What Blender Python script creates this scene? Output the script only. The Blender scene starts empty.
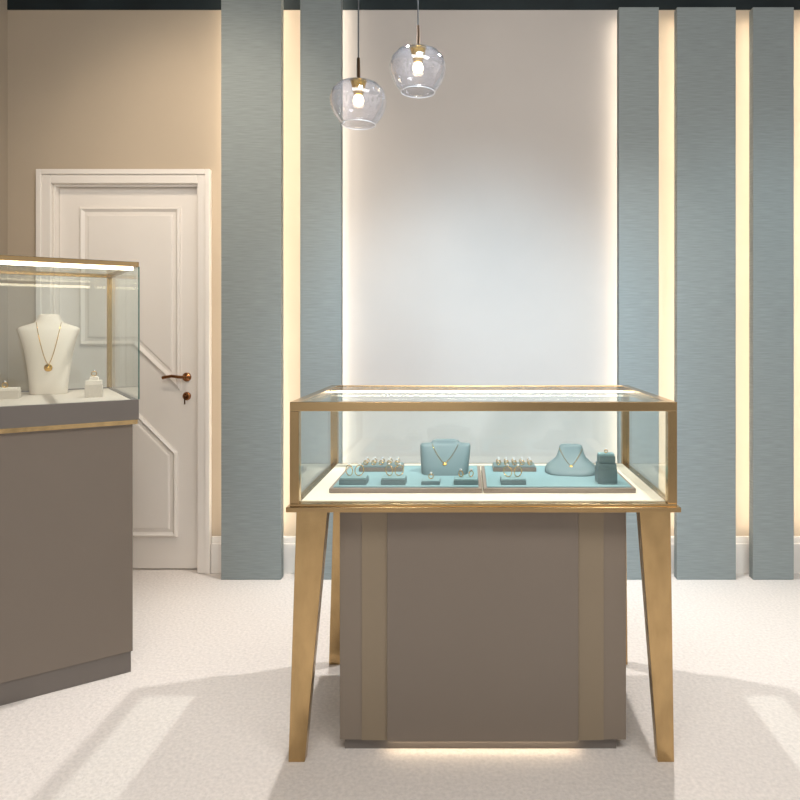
import bpy, bmesh, math, random
from mathutils import Vector, Matrix
random.seed(4)
S = bpy.context.scene
COL = S.collection
F = 680.0; VX = 468.0; VY = 330.0; H = 1.4
def X(px, D): return (px-VX)/F*D
def Z(py, D): return H-(py-VY)/F*D

# ---------------- materials ----------------
def srgb(r,g,b):
    f=lambda c:(c/255/12.92) if c/255<=0.04045 else ((c/255+0.055)/1.055)**2.4
    return (f(r),f(g),f(b),1)
def newmat(n):
    m=bpy.data.materials.new(n); m.use_nodes=True
    nt=m.node_tree; b=nt.nodes['Principled BSDF']
    return m,nt,b
def mat(n, col, rough=0.6, metal=0.0, nscale=(20,20,20), var=0.08, bump=0.0, bdist=0.002, spec=0.5, detail=5, rvar=0.0):
    m,nt,b=newmat(n)
    tc=nt.nodes.new('ShaderNodeTexCoord'); mp=nt.nodes.new('ShaderNodeMapping')
    mp.inputs['Scale'].default_value=nscale
    ns=nt.nodes.new('ShaderNodeTexNoise'); ns.inputs['Scale'].default_value=1.0; ns.inputs['Detail'].default_value=detail
    nt.links.new(tc.outputs['Object'],mp.inputs['Vector']); nt.links.new(mp.outputs[0],ns.inputs['Vector'])
    rp=nt.nodes.new('ShaderNodeValToRGB')
    rp.color_ramp.elements[0].position=0.3; rp.color_ramp.elements[1].position=0.7
    rp.color_ramp.elements[0].color=tuple(c*(1-var) for c in col[:3])+(1,)
    rp.color_ramp.elements[1].color=tuple(min(1,c*(1+var)) for c in col[:3])+(1,)
    nt.links.new(ns.outputs['Fac'],rp.inputs['Fac']); nt.links.new(rp.outputs['Color'],b.inputs['Base Color'])
    b.inputs['Roughness'].default_value=rough; b.inputs['Metallic'].default_value=metal
    b.inputs['Specular IOR Level'].default_value=spec
    if rvar>0:
        mr=nt.nodes.new('ShaderNodeMapRange'); mr.inputs['To Min'].default_value=rough-rvar; mr.inputs['To Max'].default_value=rough+rvar
        nt.links.new(ns.outputs['Fac'],mr.inputs['Value']); nt.links.new(mr.outputs[0],b.inputs['Roughness'])
    if bump>0:
        bp=nt.nodes.new('ShaderNodeBump'); bp.inputs['Strength'].default_value=bump; bp.inputs['Distance'].default_value=bdist
        nt.links.new(ns.outputs['Fac'],bp.inputs['Height']); nt.links.new(bp.outputs[0],b.inputs['Normal'])
    return m
def emis(n,col,st):
    m,nt,b=newmat(n)
    b.inputs['Base Color'].default_value=(1,1,1,1)
    b.inputs['Emission Color'].default_value=col; b.inputs['Emission Strength'].default_value=st
    return m
def glass(n,tint,f0=0.05,rim=0.75,haze=0.0,power=5):
    m,nt,b=newmat(n); nt.nodes.remove(b)
    out=nt.nodes['Material Output']
    tr=nt.nodes.new('ShaderNodeBsdfTransparent'); tr.inputs[0].default_value=tint
    g=nt.nodes.new('ShaderNodeBsdfGlossy'); g.inputs['Roughness'].default_value=0.01; g.inputs[0].default_value=(1,1,1,1)
    lw=nt.nodes.new('ShaderNodeLayerWeight'); lw.inputs['Blend'].default_value=0.5
    pw=nt.nodes.new('ShaderNodeMath'); pw.operation='POWER'; pw.inputs[1].default_value=power
    ma=nt.nodes.new('ShaderNodeMath'); ma.operation='MULTIPLY_ADD'; ma.inputs[1].default_value=rim; ma.inputs[2].default_value=f0
    nt.links.new(lw.outputs['Facing'],pw.inputs[0]); nt.links.new(pw.outputs[0],ma.inputs[0])
    mx=nt.nodes.new('ShaderNodeMixShader')
    nt.links.new(ma.outputs[0],mx.inputs[0]); nt.links.new(tr.outputs[0],mx.inputs[1]); nt.links.new(g.outputs[0],mx.inputs[2])
    last=mx
    if haze>0:
        tl=nt.nodes.new('ShaderNodeBsdfTranslucent'); tl.inputs[0].default_value=(0.9,0.9,0.92,1)
        m2=nt.nodes.new('ShaderNodeMixShader'); m2.inputs[0].default_value=haze
        nt.links.new(mx.outputs[0],m2.inputs[1]); nt.links.new(tl.outputs[0],m2.inputs[2]); last=m2
    nt.links.new(last.outputs[0],out.inputs['Surface'])
    return m
M={}
M['wall']=mat('wall_paint',srgb(189,174,154),0.8,nscale=(3,3,3),var=0.02)
M['panel']=mat('wall_panel_paint',srgb(190,184,179),0.7,nscale=(3,3,3),var=0.02)
M['sidewall']=mat('side_wall_paint',srgb(176,163,145),0.8,nscale=(3,3,3),var=0.02)
M['dark']=mat('dark_ceiling_paint',srgb(22,34,38),0.8,nscale=(4,4,4),var=0.3)
M['fabric']=mat('woven_teal_wallcovering',srgb(141,149,149),0.85,nscale=(10,10,210),var=0.11,bump=0.3,bdist=0.002)
M['carpet']=mat('cream_carpet',srgb(221,213,206),0.95,nscale=(75,75,75),var=0.09,bump=0.5,bdist=0.008,detail=12)
M['door']=mat('white_lacquer',srgb(240,234,227),0.35,nscale=(5,5,5),var=0.01)
M['base']=mat('taupe_lacquer',srgb(122,111,100),0.40,nscale=(4,4,4),var=0.01)
M['base2']=mat('taupe_side_panel',srgb(128,116,103),0.42,nscale=(4,4,4),var=0.01)
M['champ']=mat('champagne_strip',srgb(139,125,105),0.36,0.18,nscale=(4,4,4),var=0.02)
M['grey']=mat('dark_taupe_lacquer',srgb(112,105,99),0.42,nscale=(4,4,4),var=0.02)
M['brass']=mat('brushed_brass',srgb(188,160,116),0.22,1.0,nscale=(22,22,10),var=0.14,bump=0.12,bdist=0.006,rvar=0.10,detail=7)  # mottled colour painted in to suggest uneven reflections on the metal
M['bronzegold']=mat('satin_brass',srgb(184,156,114),0.20,1.0,nscale=(5,5,5),var=0.03)
M['gold']=mat('polished_gold',srgb(230,186,98),0.18,1.0,var=0.03)
M['bronze']=mat('dark_bronze',srgb(110,80,55),0.35,1.0,var=0.05)
M['copper']=mat('bronze_handle',srgb(168,116,78),0.25,1.0,var=0.05)
M['cream']=mat('cream_fabric_deck',srgb(230,218,198),0.8,nscale=(200,200,200),var=0.04)
M['greige']=mat('greige_fabric_deck',srgb(205,194,180),0.8,nscale=(200,200,200),var=0.05)
M['white']=mat('white_leatherette',srgb(230,220,206),0.6,nscale=(150,150,150),var=0.03,bump=0.1)
M['teal']=mat('teal_velvet',srgb(128,160,165),0.85,nscale=(200,200,200),var=0.06)
M['teald']=mat('grey_teal_leatherette',srgb(94,118,122),0.5,nscale=(200,200,200),var=0.06)
M['taupeboard']=mat('taupe_board',srgb(138,122,110),0.6,nscale=(100,100,100),var=0.05)
M['gem']=mat('bright_gem',srgb(245,245,250),0.05,0.3,var=0.02)
M['cord']=mat('black_cord',srgb(40,34,30),0.5)
M['glass']=glass('clear_glass',(0.970,0.990,0.983,1),0.04,0.55,power=6)
M['globe']=glass('thin_globe_glass',(0.935,0.94,0.965,1),0.06,0.9,0.03,power=3)
M['edge']=mat('green_glass_edge',srgb(50,105,98),0.1)
M['led']=emis('warm_led',(1.0,0.89,0.74,1),8.5)
M['ledc']=emis('case_led',(1.0,0.90,0.74,1),11)
M['ledl']=emis('case_led_warm',(1.0,0.85,0.62,1),9)
M['ledb']=emis('base_led',(1.0,0.82,0.58,1),9)
M['bulb']=emis('bulb_glow',(1.0,0.80,0.48,1),7)

# ---------------- mesh helpers ----------------
def link(o,parent=None):
    COL.objects.link(o)
    if parent is not None: o.parent=parent
    return o
def from_bm(name,bm,m,parent=None,smooth=False,bevel=0.0,loc=None):
    bmesh.ops.recalc_face_normals(bm,faces=bm.faces)
    me=bpy.data.meshes.new(name); bm.to_mesh(me); bm.free()
    mats=m if isinstance(m,(list,tuple)) else [m]
    for q in mats: me.materials.append(q)
    if smooth:
        for p in me.polygons: p.use_smooth=True
    o=bpy.data.objects.new(name,me); link(o,parent)
    if loc: o.location=loc
    if bevel>0:
        b=o.modifiers.new('bevel','BEVEL'); b.width=bevel; b.segments=2; b.limit_method='ANGLE'; b.angle_limit=math.radians(40)
    return o
def addbox(bm,mn,mx,mi=0):
    x0,y0,z0=mn; x1,y1,z1=mx
    v=[bm.verts.new(p) for p in [(x0,y0,z0),(x1,y0,z0),(x1,y1,z0),(x0,y1,z0),(x0,y0,z1),(x1,y0,z1),(x1,y1,z1),(x0,y1,z1)]]
    for f in [(0,3,2,1),(4,5,6,7),(0,1,5,4),(1,2,6,5),(2,3,7,6),(3,0,4,7)]:
        fc=bm.faces.new([v[i] for i in f]); fc.material_index=mi
def boxes(name,lst,m,parent=None,bevel=0.0,loc=None):
    bm=bmesh.new()
    for mn,mx in lst: addbox(bm,mn,mx)
    return from_bm(name,bm,m,parent,bevel=bevel,loc=loc)
def prism(name,polyb,polyt,zb,zt,m,parent=None,bevel=0.0):
    bm=bmesh.new()
    a=[bm.verts.new((p[0],p[1],zb)) for p in polyb]; b=[bm.verts.new((p[0],p[1],zt)) for p in polyt]
    n=len(a); bm.faces.new(a[::-1]); bm.faces.new(b)
    for i in range(n): bm.faces.new((a[i],a[(i+1)%n],b[(i+1)%n],b[i]))
    return from_bm(name,bm,m,parent,bevel=bevel)
def lathe(name,prof,m,parent=None,seg=40,close=False,axis='Z',loc=None):
    bm=bmesh.new(); rings=[]
    for r,z in prof:
        if r<1e-6: rings.append([bm.verts.new((0,0,z))])
        else: rings.append([bm.verts.new((r*math.cos(2*math.pi*i/seg),r*math.sin(2*math.pi*i/seg),z)) for i in range(seg)])
    prs=list(zip(rings[:-1],rings[1:]))
    if close: prs.append((rings[-1],rings[0]))
    for a,b in prs:
        for i in range(seg):
            j=(i+1)%seg
            if len(a)==1 and len(b)==1: continue
            if len(a)==1: bm.faces.new((a[0],b[j],b[i]))
            elif len(b)==1: bm.faces.new((a[i],a[j],b[0]))
            else: bm.faces.new((a[i],a[j],b[j],b[i]))
    if axis=='Y': bmesh.ops.rotate(bm,verts=bm.verts,matrix=Matrix.Rotation(math.radians(90),3,'X'))
    if axis=='X': bmesh.ops.rotate(bm,verts=bm.verts,matrix=Matrix.Rotation(math.radians(90),3,'Y'))
    return from_bm(name,bm,m,parent,smooth=True,loc=loc)
def tube(name,pts,r,m,parent=None,cyclic=False,loc=None):
    cu=bpy.data.curves.new('c','CURVE'); cu.dimensions='3D'; cu.bevel_depth=r; cu.bevel_resolution=2; cu.use_fill_caps=True
    sp=cu.splines.new('POLY'); sp.points.add(len(pts)-1)
    for p,q in zip(sp.points,pts): p.co=(*q,1)
    sp.use_cyclic_u=cyclic
    t=bpy.data.objects.new('t',cu); COL.objects.link(t)
    bpy.context.view_layer.update()
    me=bpy.data.meshes.new_from_object(t.evaluated_get(bpy.context.evaluated_depsgraph_get()))
    bpy.data.objects.remove(t); bpy.data.curves.remove(cu)
    me.materials.clear(); me.materials.append(m)
    for p in me.polygons: p.use_smooth=True
    me.name=name
    o=bpy.data.objects.new(name,me); link(o,parent)
    if loc: o.location=loc
    return o
def empty(name,loc,rotz=0):
    o=bpy.data.objects.new(name,None); o.empty_display_size=0.05; o.location=loc; o.rotation_euler=(0,0,rotz)
    COL.objects.link(o); return o
def tag(o,label,cat,group=None):
    o['label']=label; o['category']=cat
    if group: o['group']=group
    return o
def struct(o,label=None):
    o['kind']='structure'
    if label: o['label']=label
    return o

# ---------------- room ----------------
WD=3.93
LW=-2.66
struct(boxes('floor',[((LW-0.1,-1.5,-0.05),(5,WD+0.12,0.0))],M['carpet']),'cream short-pile carpet floor')
dx0,dx1,dz=X(50,3.9),X(197,3.9),Z(183,3.9)
WT=Z(10,WD)
cx0,cx1=X(325,WD),X(640,WD)
bm=bmesh.new()
addbox(bm,(LW-0.1,WD,0),(dx0,WD+0.12,WT),0)
addbox(bm,(dx0,WD,dz),(dx1,WD+0.12,WT),0)
addbox(bm,(dx1,WD,0),(cx0,WD+0.12,WT),0)
addbox(bm,(cx0,WD,0),(cx1,WD+0.12,WT),1)
addbox(bm,(cx1,WD,0),(5,WD+0.12,WT),0)
struct(from_bm('wall_back',bm,[M['wall'],M['panel']]),'beige painted back wall with pale centre panel')
struct(boxes('wall_left',[((LW-0.1,0.8,0),(LW,WD-0.001,3.7))],M['sidewall']),'grey-beige painted side wall')
struct(boxes('trim_1',[((LW,WD-0.005,WT),(5,WD+0.12,3.7))],M['dark']),'dark band above the wall')
struct(boxes('ceiling',[((LW-0.1,-1.5,3.7),(5,WD+0.12,3.8))],M['dark']),'dark painted ceiling')
bm=bmesh.new()
for a,b in [(LW,X(36,3.9)-0.002),(X(210,3.9)+0.002,5)]:
    addbox(bm,(a,WD-0.02,0),(b,WD,0.17)); addbox(bm,(a,WD-0.012,0.17),(b,WD,0.21))
struct(from_bm('baseboard_back',bm,M['door'],bevel=0.002),'white moulded baseboard')

# door
door=empty('door_1',((dx0+dx1)/2,WD,0)); struct(door,'white panelled interior door with casing'); 
ox,oy=door.location.x,door.location.y
cxl,cxr,czt=X(36,3.9),X(210,3.9),Z(169,3.9)
bm=bmesh.new()
def dl(x0,x1,y0,y1,z0,z1): addbox(bm,(x0-ox,y0-oy,z0),(x1-ox,y1-oy,z1))
dl(cxl,cxl+0.03,3.895,WD,0,czt); dl(cxl+0.03,dx0,3.905,WD,0,czt-0.03)
dl(cxr-0.03,cxr,3.895,WD,0,czt); dl(dx1,cxr-0.03,3.905,WD,0,czt-0.03)
dl(cxl+0.03,cxr-0.03,3.895,WD,czt-0.03,czt); dl(dx0,dx1,3.905,WD,dz,czt-0.03)
from_bm('door_frame',bm,M['door'],door,bevel=0.004)
boxes('jamb',[((dx0-ox,0.0,0),(dx0-ox+0.012,0.11,dz)),((dx1-ox-0.012,0.0,0),(dx1-ox,0.11,dz)),((dx0-ox+0.012,0.0,dz-0.012),(dx1-ox-0.012,0.11,dz))],M['door'],door)
LD=3.968
boxes('door_leaf',[((dx0-ox+0.014,LD-oy,0.008),(dx1-ox-0.014,LD-oy+0.04,dz-0.014))],M['door'],door,bevel=0.002)
def offset(poly,d):
    n=len(poly); out=[]
    for i in range(n):
        p0=Vector(poly[i-1]);p1=Vector(poly[i]);p2=Vector(poly[(i+1)%n])
        e1=(p1-p0).normalized(); e2=(p2-p1).normalized()
        n1=Vector((-e1.y,e1.x)); n2=Vector((-e2.y,e2.x))
        b=(n1+n2); b=b/ b.length; k=d/max(0.3,b.dot(n1)); out.append(p1+b*k)
    return out
def moulding(poly_px,name):
    poly=[(X(px,LD)-ox,Z(py,LD)) for px,py in poly_px]
    area=sum(poly[i-1][0]*poly[i][1]-poly[i][0]*poly[i-1][1] for i in range(len(poly)))
    if area<0: poly=poly[::-1]
    bm=bmesh.new(); rings=[]
    for d,h in [(0,0),(0.004,0.012),(0.014,0.018),(0.022,0.010),(0.030,0.003),(0.046,0.003),(0.050,0.009),(0.057,0.011)]:
        rings.append([bm.verts.new((p[0],LD-oy-h,p[1])) for p in offset(poly,d)])
    for a,b in zip(rings[:-1],rings[1:]):
        n=len(a)
        for i in range(n): bm.faces.new((a[i],a[(i+1)%n],b[(i+1)%n],b[i]))
    bm.faces.new(rings[-1])
    return from_bm(name,bm,M['door'],door)
moulding([(80,207),(181,207),(181,391),(134,346),(80,346)],'door_panel')
moulding([(80,402),(128,402),(178,452),(178,537),(80,537)],'door_panel')
hx=X(187,LD)-ox; hz=Z(377,LD)
h=empty('door_handle',(hx,LD-oy,hz)); h.parent=door; h['label']='bronze lever handle'
lathe('rosette',[(0,-0.0),(0.026,0.0),(0.026,0.006),(0.022,0.010),(0.009,0.012),(0.009,0.045),(0,0.045)],M['copper'],h,axis='Y',seg=24)
tube('lever',[(0.005,-0.042,0),(-0.03,-0.045,0.003),(-0.07,-0.045,0.008),(-0.10,-0.044,0.004),(-0.125,-0.043,-0.002)],0.009,M['copper'],h)
k=empty('door_lock',(hx,LD-oy,Z(396,LD))); k.parent=door; k['label']='bronze lock rosette with key'
lathe('rosette',[(0,0.0),(0.024,0.0),(0.024,0.006),(0.018,0.010),(0,0.010)],M['copper'],k,axis='Y',seg=24)
boxes('key',[((-0.002,-0.035,-0.004),(0.002,-0.008,0.004)),((-0.003,-0.036,-0.045),(0.003,-0.030,0.006))],M['bronze'],k,bevel=0.001)

# ---------------- wall pillars ----------------
PD=3.81
tall=3.62; short=Z(7,PD)
pl=[(221,281,tall),(300,341,tall),(619,659,short),(677,736,short),(753,794,short),(811,871,short)]
for i,(a,b,t) in enumerate(pl):
    x0,x1=X(a,PD),X(b,PD); c=(x0+x1)/2; w=(x1-x0)/2
    e=empty('wall_pillar',(c,PD,0))
    wd='narrow' if w<0.14 else 'wide'
    tag(e,f'{wd} grey-teal woven fabric pilaster with warm backlight','pillar','backlit wall pilasters')
    boxes('pillar_panel',[((-w,0,0.0),(w,0.055,t))],M['fabric'],e,bevel=0.003)
    boxes('pillar_spine',[((-w+0.05,0.055,0.0),(w-0.05,WD-PD-0.021,t-0.01))],M['door'],e)
    for sx in (-1,1):
        outer=(sx<0 and c<0) or (sx>0 and c>0)
        xa=sx*(w-(0.011 if outer else 0.022))
        boxes('light_strip',[((xa-0.01,0.0555,0.24),(xa+0.01,0.0595,t-0.02))],M['led'],e)

# ---------------- central display case ----------------
cs=empty('display_case',(0.05,2.20,0))
tag(cs,'brass-framed glass jewellery case on tapered legs with taupe cabinet','display case')
W=0.627; DP=0.68; ZT=1.167; ZL=0.812; ZD=0.840
t=0.03
FR=M['bronzegold']
boxes('top_frame',[((-W,0,ZT-t),(W,t,ZT)),((-W,DP-t,ZT-t),(W,DP,ZT)),((-W,t,ZT-t),(-W+t,DP-t,ZT)),((W-t,t,ZT-t),(W,DP-t,ZT))],FR,cs,bevel=0.0015)
for sx in (-1,1):
    for y0 in (0,DP-t):
        xa=-W if sx<0 else W-t
        boxes('corner_post',[((xa,y0,ZD-0.003),(xa+t,y0+t,ZT-t))],FR,cs,bevel=0.0015)
boxes('bottom_frame',[((-W-0.01,-0.01,ZL),(W+0.01,DP+0.01,ZD-0.012)),((-W,0,ZD-0.012),(W,t,ZD-0.003)),((-W,DP-t,ZD-0.012),(W,DP,ZD-0.003)),((-W,t,ZD-0.012),(-W+t,DP-t,ZD-0.003)),((W-t,t,ZD-0.012),(W,DP-t,ZD-0.003))],FR,cs,bevel=0.0015)
boxes('deck',[((-W+t+0.001,t+0.001,ZD-0.0115),(W-t-0.001,DP-t-0.001,ZD))],M['cream'],cs)
g=0.006
boxes('glass_pane',[((-W+t,0.010,ZD-0.003),(W-t,0.010+g,ZT-t))],M['glass'],cs)
boxes('glass_pane',[((-W+t,DP-0.016,ZD-0.003),(W-t,DP-0.010,ZT-t))],M['glass'],cs)
boxes('glass_pane',[((-W+0.01,t,ZD-0.003),(-W+0.016,DP-t,ZT-t))],M['glass'],cs)
boxes('glass_pane',[((W-0.016,t,ZD-0.003),(W-0.010,DP-t,ZT-t))],M['glass'],cs)
boxes('glass_top',[((-W+t,t,ZT-0.010),(W-t,DP-t,ZT-0.002))],M['glass'],cs)
boxes('light_strip',[((-W+t,t+0.001,ZT-t+0.001),(W-t,t+0.010,ZT-t+0.008))],M['ledc'],cs)
boxes('light_strip',[((-W+t,DP-t-0.010,ZT-t+0.001),(W-t,DP-t-0.001,ZT-t+0.008))],M['ledc'],cs)
def leg(sx,back):
    yo=DP-0.002 if back else 0.002; s=-1 if back else 1
    def q(xo,xi,d): 
        return [(sx*xo,yo),(sx*xi,yo),(sx*xi,yo+s*d),(sx*xo,yo+s*d)]
    bo,bi=(0.632,0.579) if sx<0 else (0.618,0.565)
    return prism('leg',q(bo,bi,0.035),q(0.606,0.506,0.05),0,ZL,M['brass'],cs,bevel=0.002)
for sx in (-1,1):
    for bk in (0,1): leg(sx,bk)
bx0,bx1=X(339,2.25)-0.05,X(627,2.25)-0.05
p0,p1=X(387,2.25)-0.05,X(578.5,2.25)-0.05
zb=Z(742,2.25)
boxes('cabinet_body',[((bx0,0.062,zb),(bx1,0.56,ZL))],M['base2'],cs,bevel=0.002)
boxes('cabinet_front',[((p0,0.050,zb),(p1,0.0615,ZL-0.001))],M['base'],cs,bevel=0.002)
boxes('cabinet_side_strip',[((p0-0.085,0.0590,zb+0.001),(p0-0.0005,0.0615,ZL-0.001))],M['champ'],cs)  # flat lighter strips stand in for the warm gradient on the side panels
boxes('cabinet_side_strip',[((p1+0.0005,0.0590,zb+0.001),(p1+0.085,0.0615,ZL-0.001))],M['champ'],cs)
boxes('plinth',[((bx0+0.015,0.075,0.0),(bx1-0.03,0.545,zb))],M['grey'],cs)
boxes('light_strip',[((p0,0.066,zb-0.006),(p1,0.073,zb-0.0005))],M['ledb'],cs)

# ---------------- left display case (angled) ----------------
ang=math.radians(35.1)
P1=(-1.345,2.78,0)
lc=empty('display_case',P1,ang)
tag(lc,'angled taupe jewellery counter with lit glass top and brass trim','display case')
L=0.93; D2=0.75; zt=1.678; zd=1.112; zr=1.034
boxes('cabinet_body',[((-L+0.02,0.02,0.085),(-0.02,D2-0.02,zr-0.012))],M['base'],lc,bevel=0.002)
boxes('plinth',[((-L+0.03,0.026,0.0),(-0.026,D2-0.03,0.085))],M['grey'],lc)
boxes('rim',[((-L,0,zr),(0,0.02,zd+0.004)),((-L,D2-0.02,zr),(0,D2,zd+0.004)),((-L,0.02,zr),(-L+0.02,D2-0.02,zd+0.004)),((-0.02,0.02,zr),(0,D2-0.02,zd+0.004)),((-L+0.02,0.02,zr),(-0.02,D2-0.02,zr+0.02))],M['grey'],lc,bevel=0.002)
boxes('brass_trim',[((-L+0.004,0.004,zr-0.018),(-0.004,D2-0.004,zr))],M['brass'],lc)
boxes('deck',[((-L+0.021,0.021,zr+0.021),(-0.021,D2-0.021,zd))],M['greige'],lc)
zg=zd+0.005
boxes('glass_pane',[((-L,0.002,zg),(-0.002,0.008,zt-0.02))],M['glass'],lc)
boxes('glass_pane',[((-0.008,0.009,zg),(-0.002,D2-0.03,zt-0.02))],M['glass'],lc)
boxes('glass_pane',[((-L,D2-0.008,zg),(-0.03,D2-0.002,zt-0.02))],M['glass'],lc)
boxes('glass_edge',[((-0.0018,0.0,zg),(0.002,0.009,zt-0.02))],M['edge'],lc)
boxes('glass_top',[((-L+0.02,0.02,zt-0.012),(-0.02,D2-0.02,zt-0.004))],M['glass'],lc)
boxes('top_frame',[((-L,0,zt-0.02),(0,0.02,zt)),((-L,D2-0.02,zt-0.02),(0,D2,zt)),((-0.02,0.02,zt-0.02),(0,D2-0.02,zt)),((-L,0.02,zt-0.02),(-L+0.02,D2-0.02,zt))],FR,lc,bevel=0.0015)
boxes('light_strip',[((-L+0.02,0.009,zt-0.034),(-0.02,0.020,zt-0.021))],M['ledl'],lc)
for (a,b) in [(-0.025,D2-0.028),(-L+0.004,D2-0.028),(-L+0.004,0.010)]:
    boxes('corner_post',[((a,b,zg-0.001),(a+0.022,b+0.022,zt-0.02))],M['brass'],lc,bevel=0.0015)

# ---------------- pendant lamps ----------------
def lamp(px,py,D,lab):
    e=empty('pendant_lamp',(X(px,D),D,Z(py,D)))
    tag(e,lab,'pendant lamp','glass globe pendant lamps')
    out=[(0.016,0.080),(0.050,0.077),(0.080,0.063),(0.098,0.040),(0.1045,0.014),(0.1015,-0.012),(0.090,-0.040),(0.074,-0.064),(0.062,-0.077)]
    inn=[(r-0.002,z-0.0015) for r,z in out][::-1]
    s=lathe('lamp_shade',out+[(0.061,-0.0785)]+inn,M['globe'],e,seg=56,close=True)
    s['label']='clear glass bowl-shaped shade'
    tube('shade_rim',[(0.0615*math.cos(2*math.pi*i/48),0.0615*math.sin(2*math.pi*i/48),-0.0800) for i in range(48)],0.0013,M['gem'],e,cyclic=True)
    lathe('socket',[(0,0.084),(0.028,0.084),(0.029,0.080),(0.028,0.074),(0.021,0.050),(0.018,0.032),(0.016,0.028),(0,0.028)],M['gold'],e,seg=28)
    lathe('bulb',[(0,0.0275),(0.014,0.026),(0.018,0.016),(0.020,0.008),(0.018,0.000),(0.012,-0.006),(0,-0.009)],M['bulb'],e,seg=24)
    lathe('stem',[(0,0.165),(0.006,0.165),(0.007,0.087),(0.010,0.085),(0,0.0845)],M['bronze'],e,seg=16)
    top=3.7-e.location.z
    tube('cord',[(0,0,0.165),(0,0,top-0.02)],0.0028,M['cord'],e)
    lathe('canopy',[(0,top),(0.05,top),(0.05,top-0.018),(0.01,top-0.022),(0,top-0.022)],M['bronze'],e,seg=24)
lamp(358.5,103,2.5,'clear glass globe pendant with brass socket, hanging lower')
lamp(418,70.5,2.5,'clear glass globe pendant with brass socket, hanging higher')

# ---------------- jewellery props ----------------
def loft_bust(name,secs,m,loc,rot,label,group=None,ex=0.8):
    bm=bmesh.new(); n=40; rings=[]
    for z,hw,f,b,y0 in secs:
        r=[]
        for i in range(n):
            a=2*math.pi*i/n; c,s=math.cos(a),math.sin(a)
            x=hw*math.copysign(abs(c)**ex,c); y=(b if s>0 else f)*math.copysign(abs(s)**ex,s)+y0
            r.append(bm.verts.new((x,y,z)))
        rings.append(r)
    for a,b in zip(rings[:-1],rings[1:]):
        for i in range(n): bm.faces.new((a[i],a[(i+1)%n],b[(i+1)%n],b[i]))
    bm.faces.new(rings[0][::-1]); bm.faces.new(rings[-1])
    o=from_bm(name,bm,m,smooth=True); o.location=loc; o.rotation_euler=(0,0,rot)
    bv=o.modifiers.new('b','BEVEL'); bv.width=0.003; bv.segments=2; bv.limit_method='ANGLE'; bv.angle_limit=math.radians(50)
    tag(o,label,'necklace display',group)
    return o
def surf(secs,x,z,ex=0.8):
    for a,b in zip(secs[:-1],secs[1:]):
        if a[0]<=z<=b[0]:
            k=(z-a[0])/(b[0]-a[0]+1e-9); hw,f,y0=[a[i]+(b[i]-a[i])*k for i in (1,2,4)]
            q=min(0.98,abs(x)/hw); c=q**(1/ex); s=math.sqrt(max(0,1-c*c)); return y0-f*s**ex
    return 0
def necklace(secs,loc,rot,x0,z0,z1,label,rad=0.0015,pend=0.011,ex=0.8):
    e=empty('necklace',loc,rot); tag(e,label,'necklace')
    pts=[]
    for i in range(33):
        u=-1+2*i/32; x=x0*u; z=z1+(z0-z1)*(abs(u)**1.5)
        pts.append((x,surf(secs,x,z,ex)-rad-0.001,z))
    tube('chain',pts,rad,M['gold'],e)
    y=surf(secs,0,z1,ex)-0.004
    lathe('pendant',[(0,0),(pend,0),(pend*1.1,0.002),(pend,0.004),(pend*0.6,0.0035),(pend*0.55,0.006),(0,0.006)],M['gold'],e,axis='Y',seg=20,loc=(0,y,z1-pend))
    return e
sw=[(0,.074,.055,.05,0),(.05,.077,.058,.05,.0),(.12,.085,.062,.05,.002),(.19,.095,.064,.05,.006),(.25,.109,.062,.045,.012),(.285,.121,.055,.04,.018),(.296,.121,.050,.036,.020),(.304,.108,.047,.034,.023),(.312,.084,.045,.033,.026),(.322,.058,.042,.032,.028),(.336,.047,.038,.032,.030),(.350,.043,.036,.032,.032),(.358,.038,.03,.028,.034),(.361,.028,.02,.02,.034)]
Db=3.08; bl=(X(49,Db),Db,zd); br=math.radians(29)
loft_bust('necklace_bust',sw,M['white'],bl,br,'white leatherette necklace bust on the lit deck')
necklace(sw,bl,br,.048,.322,.135,'fine gold chain necklace with round pendant',0.0013,0.015)

def ring(loc,r=0.012,gem=True,rot=0,label='gold ring with a clear stone',flat=False,grp='rings in the glass case'):
    e=empty('ring',loc,rot); tag(e,label,'ring',grp)
    pts=[(r*math.cos(2*math.pi*i/24),0,r+0.0015+r*math.sin(2*math.pi*i/24)) for i in range(24)]
    tube('band',pts,0.0015,M['gold'],e,cyclic=True)
    if gem:
        z=2*r+0.003
        lathe('stone',[(0,z-0.001),(0.002,z),(0.0055,z+0.004),(0.004,z+0.006),(0,z+0.0062)],M['gem'],e,seg=8)
    return e

def padbox(name,loc,sx,sy,sz,m,top,label,rot=0,grp=None,cat='jewellery holder'):
    e=empty(name,loc,rot); tag(e,label,cat,grp)
    boxes('base',[((-sx/2,-sy/2,0),(sx/2,sy/2,sz*0.75))],m,e,bevel=0.001)
    boxes('cushion',[((-sx/2+0.002,-sy/2+0.002,sz*0.75),(sx/2-0.002,sy/2-0.002,sz))],top,e,bevel=0.0015)
    return e
Dr=2.93
padbox('ring_box',(X(94,Dr),Dr,zd),.066,.055,.072,M['greige'],M['white'],'cream ring box with square cushion',math.radians(25),'cream ring boxes')
padbox('ring_holder',(X(94,Dr),Dr,zd+.072),.034,.030,.016,M['white'],M['white'],'small white ring holder on a cream box',math.radians(25))
ring((X(94,Dr),Dr,zd+.088),.010,rot=math.radians(25),label='gold ring on a white holder')
Dl=2.86
padbox('ring_box',(X(6,Dl),Dl,zd),.10,.06,.045,M['greige'],M['white'],'low cream ring box with square cushion',math.radians(25),'cream ring boxes')
ring((X(5,Dl),Dl,zd+.045),.010,rot=math.radians(25),label='gold ring on a low cream box')

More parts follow.
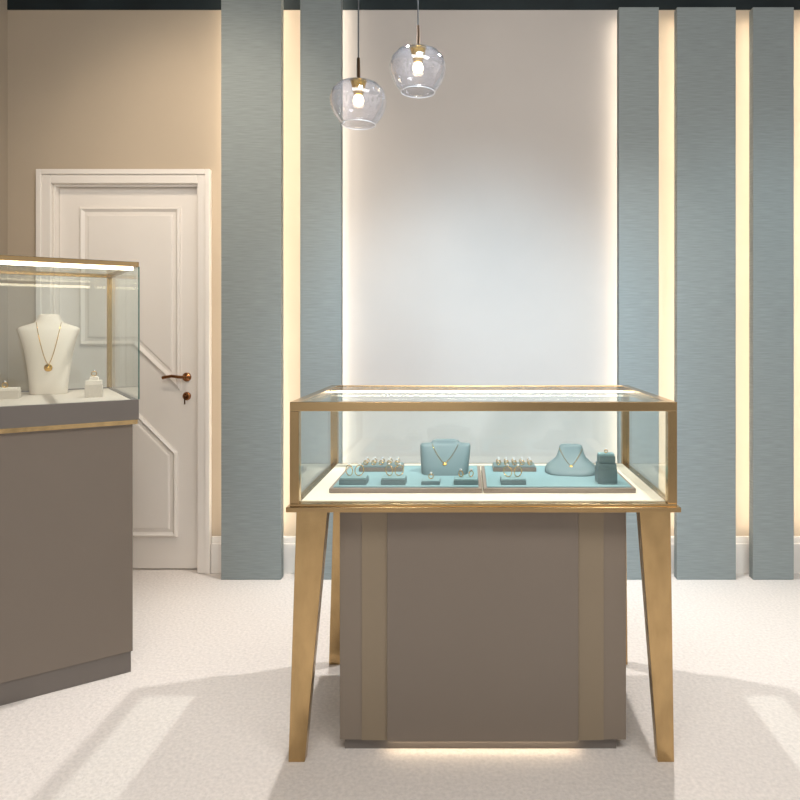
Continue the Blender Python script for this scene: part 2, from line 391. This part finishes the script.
ZTR=ZD
def tray(px0,px1,label):
    D0,D1=2.335,2.72
    x0,x1=X(px0,D0),X(px1,D0)
    e=empty('display_tray',((x0+x1)/2,(D0+D1)/2,ZTR)); tag(e,label,'jewellery tray','teal-topped jewellery trays')
    w=(x1-x0)/2; d=(D1-D0)/2
    boxes('board',[((-w,-d,0),(w,d,0.016))],M['taupeboard'],e,bevel=0.0015)
    boxes('pad',[((-w+.012,-d+.012,0.016),(w-.012,d-.012,0.020))],M['teal'],e,bevel=0.001)
tray(329,482,'taupe board with teal velvet pad on the deck')
tray(483.5,636,'taupe board with teal velvet pad on the deck')
ZP=ZTR+0.020
s1=[(0,.088,.080,.050,0),(.03,.092,.064,.045,.014),(.065,.096,.045,.035,.034),(.090,.098,.032,.026,.048),(.097,.096,.026,.022,.052),(.099,.070,.024,.02,.053),(.100,.056,.022,.018,.054),(.108,.052,.020,.018,.057),(.113,.036,.016,.014,.058)]
D=2.60
loft_bust('necklace_bust',s1,M['teald'],(X(445,D),D,ZP),0,'low teal velvet necklace bust on the tray','teal necklace busts',ex=0.5)
necklace(s1,(X(445,D),D,ZP),0,.050,.098,.04,'silver-gold chain draped on teal bust',.0011,.008,ex=0.5)
s2=[(0,.098,.095,.060,0),(.010,.099,.090,.055,.006),(.020,.094,.074,.045,.020),(.032,.076,.056,.036,.034),(.046,.058,.044,.030,.046),(.064,.050,.032,.026,.058),(.080,.046,.024,.022,.068),(.088,.042,.020,.018,.072),(.091,.034,.014,.014,.073)]
loft_bust('necklace_bust',s2,M['teald'],(X(571,D),D,ZP),math.radians(-8),'bell-shaped reclined teal velvet necklace stand on the tray','teal necklace busts',ex=0.65)
necklace(s2,(X(571,D),D,ZP),math.radians(-8),.044,.078,.028,'gold chain with pendant on bell-shaped stand',.0011,.009,ex=0.65)

def ringtray(px,cols):
    D=2.635
    padbox('ring_tray',(X(px,D),D,ZP),.165,.085,.020,M['taupeboard'],M['teald'],'small grey-teal ring tray with rows of rings',0,'ring trays')
    for r in range(2):
        for c in range(cols):
            ring((X(px,D)-.06+c*.12/(cols-1),D-.02+r*.038,ZP+.020),.008,gem=True,rot=random.uniform(-.4,.4),label='small gold ring standing in a ring tray')
ringtray(382,5); ringtray(514,5)
for px,w,hh in [(354,.095,.024),(394,.085,.024),(431,.065,.014),(466,.085,.020),(513,.088,.020)]:
    D=2.40
    padbox('ring_holder',(X(px,D),D,ZP),w,.060,hh,M['teald'],M['teal'],'low grey-teal square jewellery pad on the tray',0,'low jewellery pads')
    if hh>.015:
        for s in (-1,1):
            ring((X(px,D)+s*.018,D+.006,ZP+hh),.018 if px<400 or px>500 else .010,rot=s*.7,label='gold hoop with stones on a teal pad')
    else: ring((X(px,D),D,ZP+hh),.008,label='thin gold ring on a flat pad')
D=2.42
padbox('ring_box',(X(606,D),D,ZP),.068,.060,.068,M['teald'],M['teald'],'tall grey-teal ring box on the tray',0)
padbox('ring_holder',(X(606,D),D,ZP+.068),.058,.040,.034,M['teald'],M['teal'],'small teal ring holder stacked on a box',0)
ring((X(606,D),D,ZP+.102),.005,label='gold ring on a stacked holder')

# ---------------- lights ----------------
def spot(loc,tgt,power,col,size=60,blend=.6,rad=.06):
    l=bpy.data.lights.new('unseen_spot','SPOT'); l.energy=power; l.color=col; l.spot_size=math.radians(size); l.spot_blend=blend; l.shadow_soft_size=rad
    o=bpy.data.objects.new('unseen_spot',l); COL.objects.link(o); o.location=loc
    o.rotation_euler=(Vector(tgt)-Vector(loc)).to_track_quat('-Z','Y').to_euler()
    return o
def area(loc,tgt,power,col,sx,sy):
    l=bpy.data.lights.new('overhead_key','AREA'); l.energy=power; l.color=col; l.shape='RECTANGLE'; l.size=sx; l.size_y=sy
    o=bpy.data.objects.new('overhead_key',l); COL.objects.link(o); o.location=loc
    o.rotation_euler=(Vector(tgt)-Vector(loc)).to_track_quat('-Z','Y').to_euler()
    return o
warm=(1,.85,.68); cool=(.58,.82,1.0); neu=(1,.975,.95)
area((0.5,0.4,3.5),(0.3,2.3,0.0),85,neu,3,1)  # unseen overhead key light for the whole room
spot((-1.3,2.5,3.5),(-1.5,3.9,1.9),95,warm,85,1,.15)
spot((0.2,2.6,3.5),(0.2,3.93,2.7),10,warm,90,1,.2)  # weak warm fill, added to smooth the falloff on the upper wall
spot((0.08,1.3,3.5),(0.08,3.93,0.98),470,cool,46,1,.3)
spot((1.9,1.9,3.5),(1.6,3.9,0.8),110,(.72,.92,1.0),60,1,.2)
spot((-.55,3.35,3.6),(-.3,1.9,0),240,neu,90,.6,.03)
spot((.95,3.35,3.6),(.7,1.9,0),240,neu,90,.6,.03)
# made-up noise world: bright and dark blotches added for reflections in the brass
w=bpy.data.worlds.new('world'); S.world=w; w.use_nodes=True
wn=w.node_tree; bg=wn.nodes['Background']
tc=wn.nodes.new('ShaderNodeTexCoord'); mp=wn.nodes.new('ShaderNodeMapping'); mp.inputs['Scale'].default_value=(3.4,3.4,2.2)
ns=wn.nodes.new('ShaderNodeTexNoise'); ns.inputs['Scale'].default_value=2.0; ns.inputs['Detail'].default_value=2
rp=wn.nodes.new('ShaderNodeValToRGB'); rp.color_ramp.elements[0].position=0.42; rp.color_ramp.elements[0].color=(0.18,0.17,0.16,1)
rp.color_ramp.elements[1].position=0.58; rp.color_ramp.elements[1].color=(1.0,0.97,0.94,1)
wn.links.new(tc.outputs['Generated'],mp.inputs['Vector']); wn.links.new(mp.outputs[0],ns.inputs['Vector'])
wn.links.new(ns.outputs['Fac'],rp.inputs['Fac']); wn.links.new(rp.outputs['Color'],bg.inputs[0])
bg.inputs[1].default_value=0.95

# ---------------- camera ----------------
cd=bpy.data.cameras.new('camera'); cam=bpy.data.objects.new('camera',cd); COL.objects.link(cam)
cam.location=(0,0,H); cam.rotation_euler=(math.radians(90),0,0)
cd.sensor_width=36; cd.lens=36*F/800; cd.shift_x=-(VX-400)/800; cd.shift_y=-(400-VY)/800
cd.clip_start=0.05
S.camera=cam
S.view_settings.view_transform='Standard'
